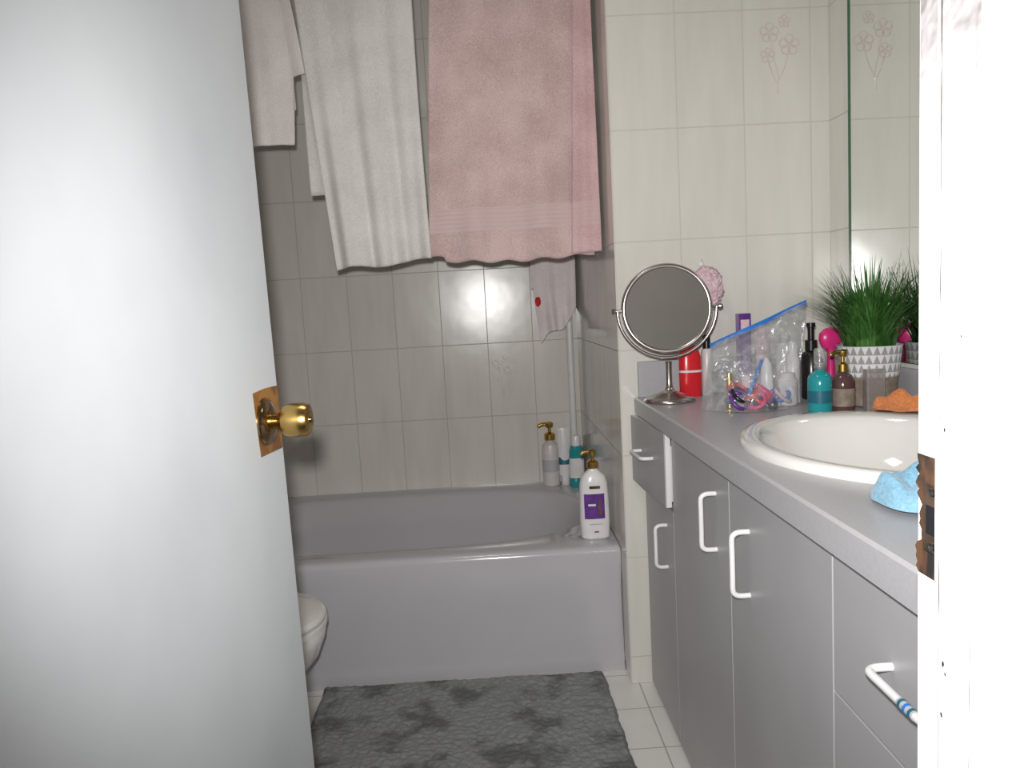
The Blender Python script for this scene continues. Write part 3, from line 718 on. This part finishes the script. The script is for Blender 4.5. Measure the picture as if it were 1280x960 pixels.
def plant():
    x,y=.887,1.705;e=empty('potted_grass_plant',(x,y,CZ))
    prof=[(.050,CZ),(.056,CZ+.004),(.062,CZ+.07)]
    lathe('pot_lower',[(r,z-CZ) for r,z in prof]+[(.064,.072)],(x,y,CZ),'tan',e)
    o=lathe('pot_upper',[(.063,.070),(.070,.139),(.072,.142),(.066,.142),(.064,.128)],(x,y,CZ),'pot',e,seg=64)
    uv=o.data.uv_layers.new(name='UVMap')
    for l in o.data.loops:
        co=o.data.vertices[l.vertex_index].co;a=math.atan2(co.y-y,co.x-x);uv.data[l.index].uv=((a/(2*math.pi))%1,(co.z-CZ)/.142)
    lathe('soil',[(.064,.130),(0,.133)],(x,y,CZ),'soil',e)
    rnd=random.Random(11);V=[];F=[]
    for k in range(600):
        th=rnd.uniform(0,2*math.pi);r0=rnd.uniform(0,.055);lean=rnd.uniform(.1,1.0)
        L=rnd.uniform(.14,.25);w=rnd.uniform(.0020,.0034)
        bx,by=x+r0*math.cos(th),y+r0*math.sin(th);th2=th+rnd.uniform(-.5,.5)
        dx,dy=math.cos(th2),math.sin(th2);px,py=-dy,dx
        n=7;base=len(V)
        for i in range(n+1):
            t=i/n;out=lean*L*(.25*t+.65*t*t);z=CZ+.13+L*(t*(1-.28*lean*t*1.4))*(1-.15*lean)
            ww=w*(1-t**2*.95)
            X=bx+dx*out;Y=by+dy*out
            for s in(-1,1):
                V.append((min(X+px*ww*s,RX-.009-.002*rnd.random()),Y+py*ww*s,z))
        for i in range(n):F.append((base+2*i,base+2*i+1,base+2*i+3,base+2*i+2))
    mk('leaves',V,F,'leaf',e,angle=90)
plant()
def cloths():
    def crumple(name,c,rx,ry,h,mat,seed,base,zfun=None):
        V=[];F=[];n=70
        for j in range(n+1):
            for i in range(n+1):
                u,v=i/n*2-1,j/n*2-1
                a=u*math.sqrt(1-v*v/2);b=v*math.sqrt(1-u*u/2);r=math.hypot(a,b)
                k=1+.22*noise.noise(Vector((a*1.6+seed,b*1.6,seed)))
                X=c[0]+a*rx*k;Y=c[1]+b*ry*k
                w=noise.noise(Vector((a*1.2+seed,b*1.2-seed,.3)))*.9
                rd=.5+.35*math.sin(5.5*(a*.7+b*.5)+4*w+seed)+.18*math.sin(9*(b*.8-a*.4)+5*w)
                z=h*(1-r**4)*max(rd,.08)
                Z=(zfun(X,Y) if zfun else base)+.003+max(z,0)
                V.append((X,Y,Z))
        for j in range(n):
            for i in range(n):F.append((j*(n+1)+i,j*(n+1)+i+1,(j+1)*(n+1)+i+1,(j+1)*(n+1)+i))
        return mk(name,V,F,mat,None,angle=80,solid=.003)
    def zs(X,Y):
        q=math.sqrt(((X-SC[0])/.256)**2+((Y-SC[1])/.31)**2)
        t=min(max((q-.98)/.06,0),1);return .881-(.881-.864)*t
    crumple('orange_cloth',(.868,1.500),.075,.055,.045,'orange',2.1,.881,zs)
    crumple('blue_cloth',(.533,.902),.058,.068,.044,'blue',5.3,.88,zs)
cloths()
# ------------------------------------------------------------------ tile flower prints
def flower(name,cx,y,cz,s,mat):
    L=[]
    def line(p,r=.0011):
        L.append(tubevf([(cx+a*s,y,cz+b*s) for a,b in p],r*s*7,6))
    def rose(a,b,r):
        for k in range(5):
            th=k*2*math.pi/5+.3;P=[]
            for i in range(10):
                q=2*math.pi*i/10;P.append((cx+(a+r*.55*math.cos(th)+r*.42*math.cos(q))*s,y,cz+(b+r*.55*math.sin(th)+r*.42*math.sin(q))*s))
            L.append(tubevf(P,.012*s,5,True))
    rose(-.12,.25,.16);rose(.2,.05,.17);rose(-.15,-.1,.12);rose(.12,.42,.10)
    line([(-.10,.12),(-.05,-.15),(.02,-.45),(.0,-.7)],.0012);line([(.18,-.1),(.12,-.3),(.02,-.5)],.0012);line([(-.14,-.2),(-.08,-.4),(.0,-.55)],.0012)
    V,F=merge(L);V=[(v[0],y+(v[1]-y)*.08,v[2]) for v in V]
    mk(name,V,F,mat,None,angle=90)
flower('flower_tile_print',.832,WY-.0004,1.80,.17,'flower')
flower('flower_tile_print.001',.045,BY-.0004,.87,.15,'flowerb')
# ------------------------------------------------------------------ camera
f=923.6;p,yw,r=.1046,.0267,-.0543
Fw=Vector((math.sin(yw)*math.cos(p),math.cos(yw)*math.cos(p),-math.sin(p)))
R=Vector((math.cos(yw),-math.sin(yw),0));U=R.cross(Fw)
R2=R*math.cos(r)+U*math.sin(r);U2=-R*math.sin(r)+U*math.cos(r)
cd=bpy.data.cameras.new('camera');cd.sensor_width=36;cd.lens=f/1280*36;cd.clip_start=.01
co=bpy.data.objects.new('camera',cd);COL.objects.link(co)
mw=Matrix(((R2.x,U2.x,-Fw.x,0),(R2.y,U2.y,-Fw.y,0),(R2.z,U2.z,-Fw.z,1.1373),(0,0,0,1)));co.matrix_world=mw
S.camera=co
# ------------------------------------------------------------------ lights: on-camera flash + weak fill light added under the ceiling, no fixture
ld=bpy.data.lights.new('camera_flash','SPOT');ld.energy=98;ld.spot_size=math.radians(101);ld.spot_blend=1;ld.shadow_soft_size=.016;ld.color=(1,.982,.965)
lo=bpy.data.objects.new('camera_flash',ld);COL.objects.link(lo);lo.location=(-.015,.0,1.1973)
lo.rotation_euler=Vector((.14,1,-.10)).to_track_quat('-Z','Y').to_euler()
l2=bpy.data.lights.new('ceiling_fill','AREA');l2.energy=4;l2.size=.35;l2.color=(1,.95,.88)
o2=bpy.data.objects.new('ceiling_fill',l2);COL.objects.link(o2);o2.location=(-.1,1.2,CH-.03)
w=bpy.data.worlds.new('world');S.world=w;w.use_nodes=True;w.node_tree.nodes['Background'].inputs[0].default_value=(.5,.55,.65,1);w.node_tree.nodes['Background'].inputs[1].default_value=.05
S.view_settings.view_transform='Standard'
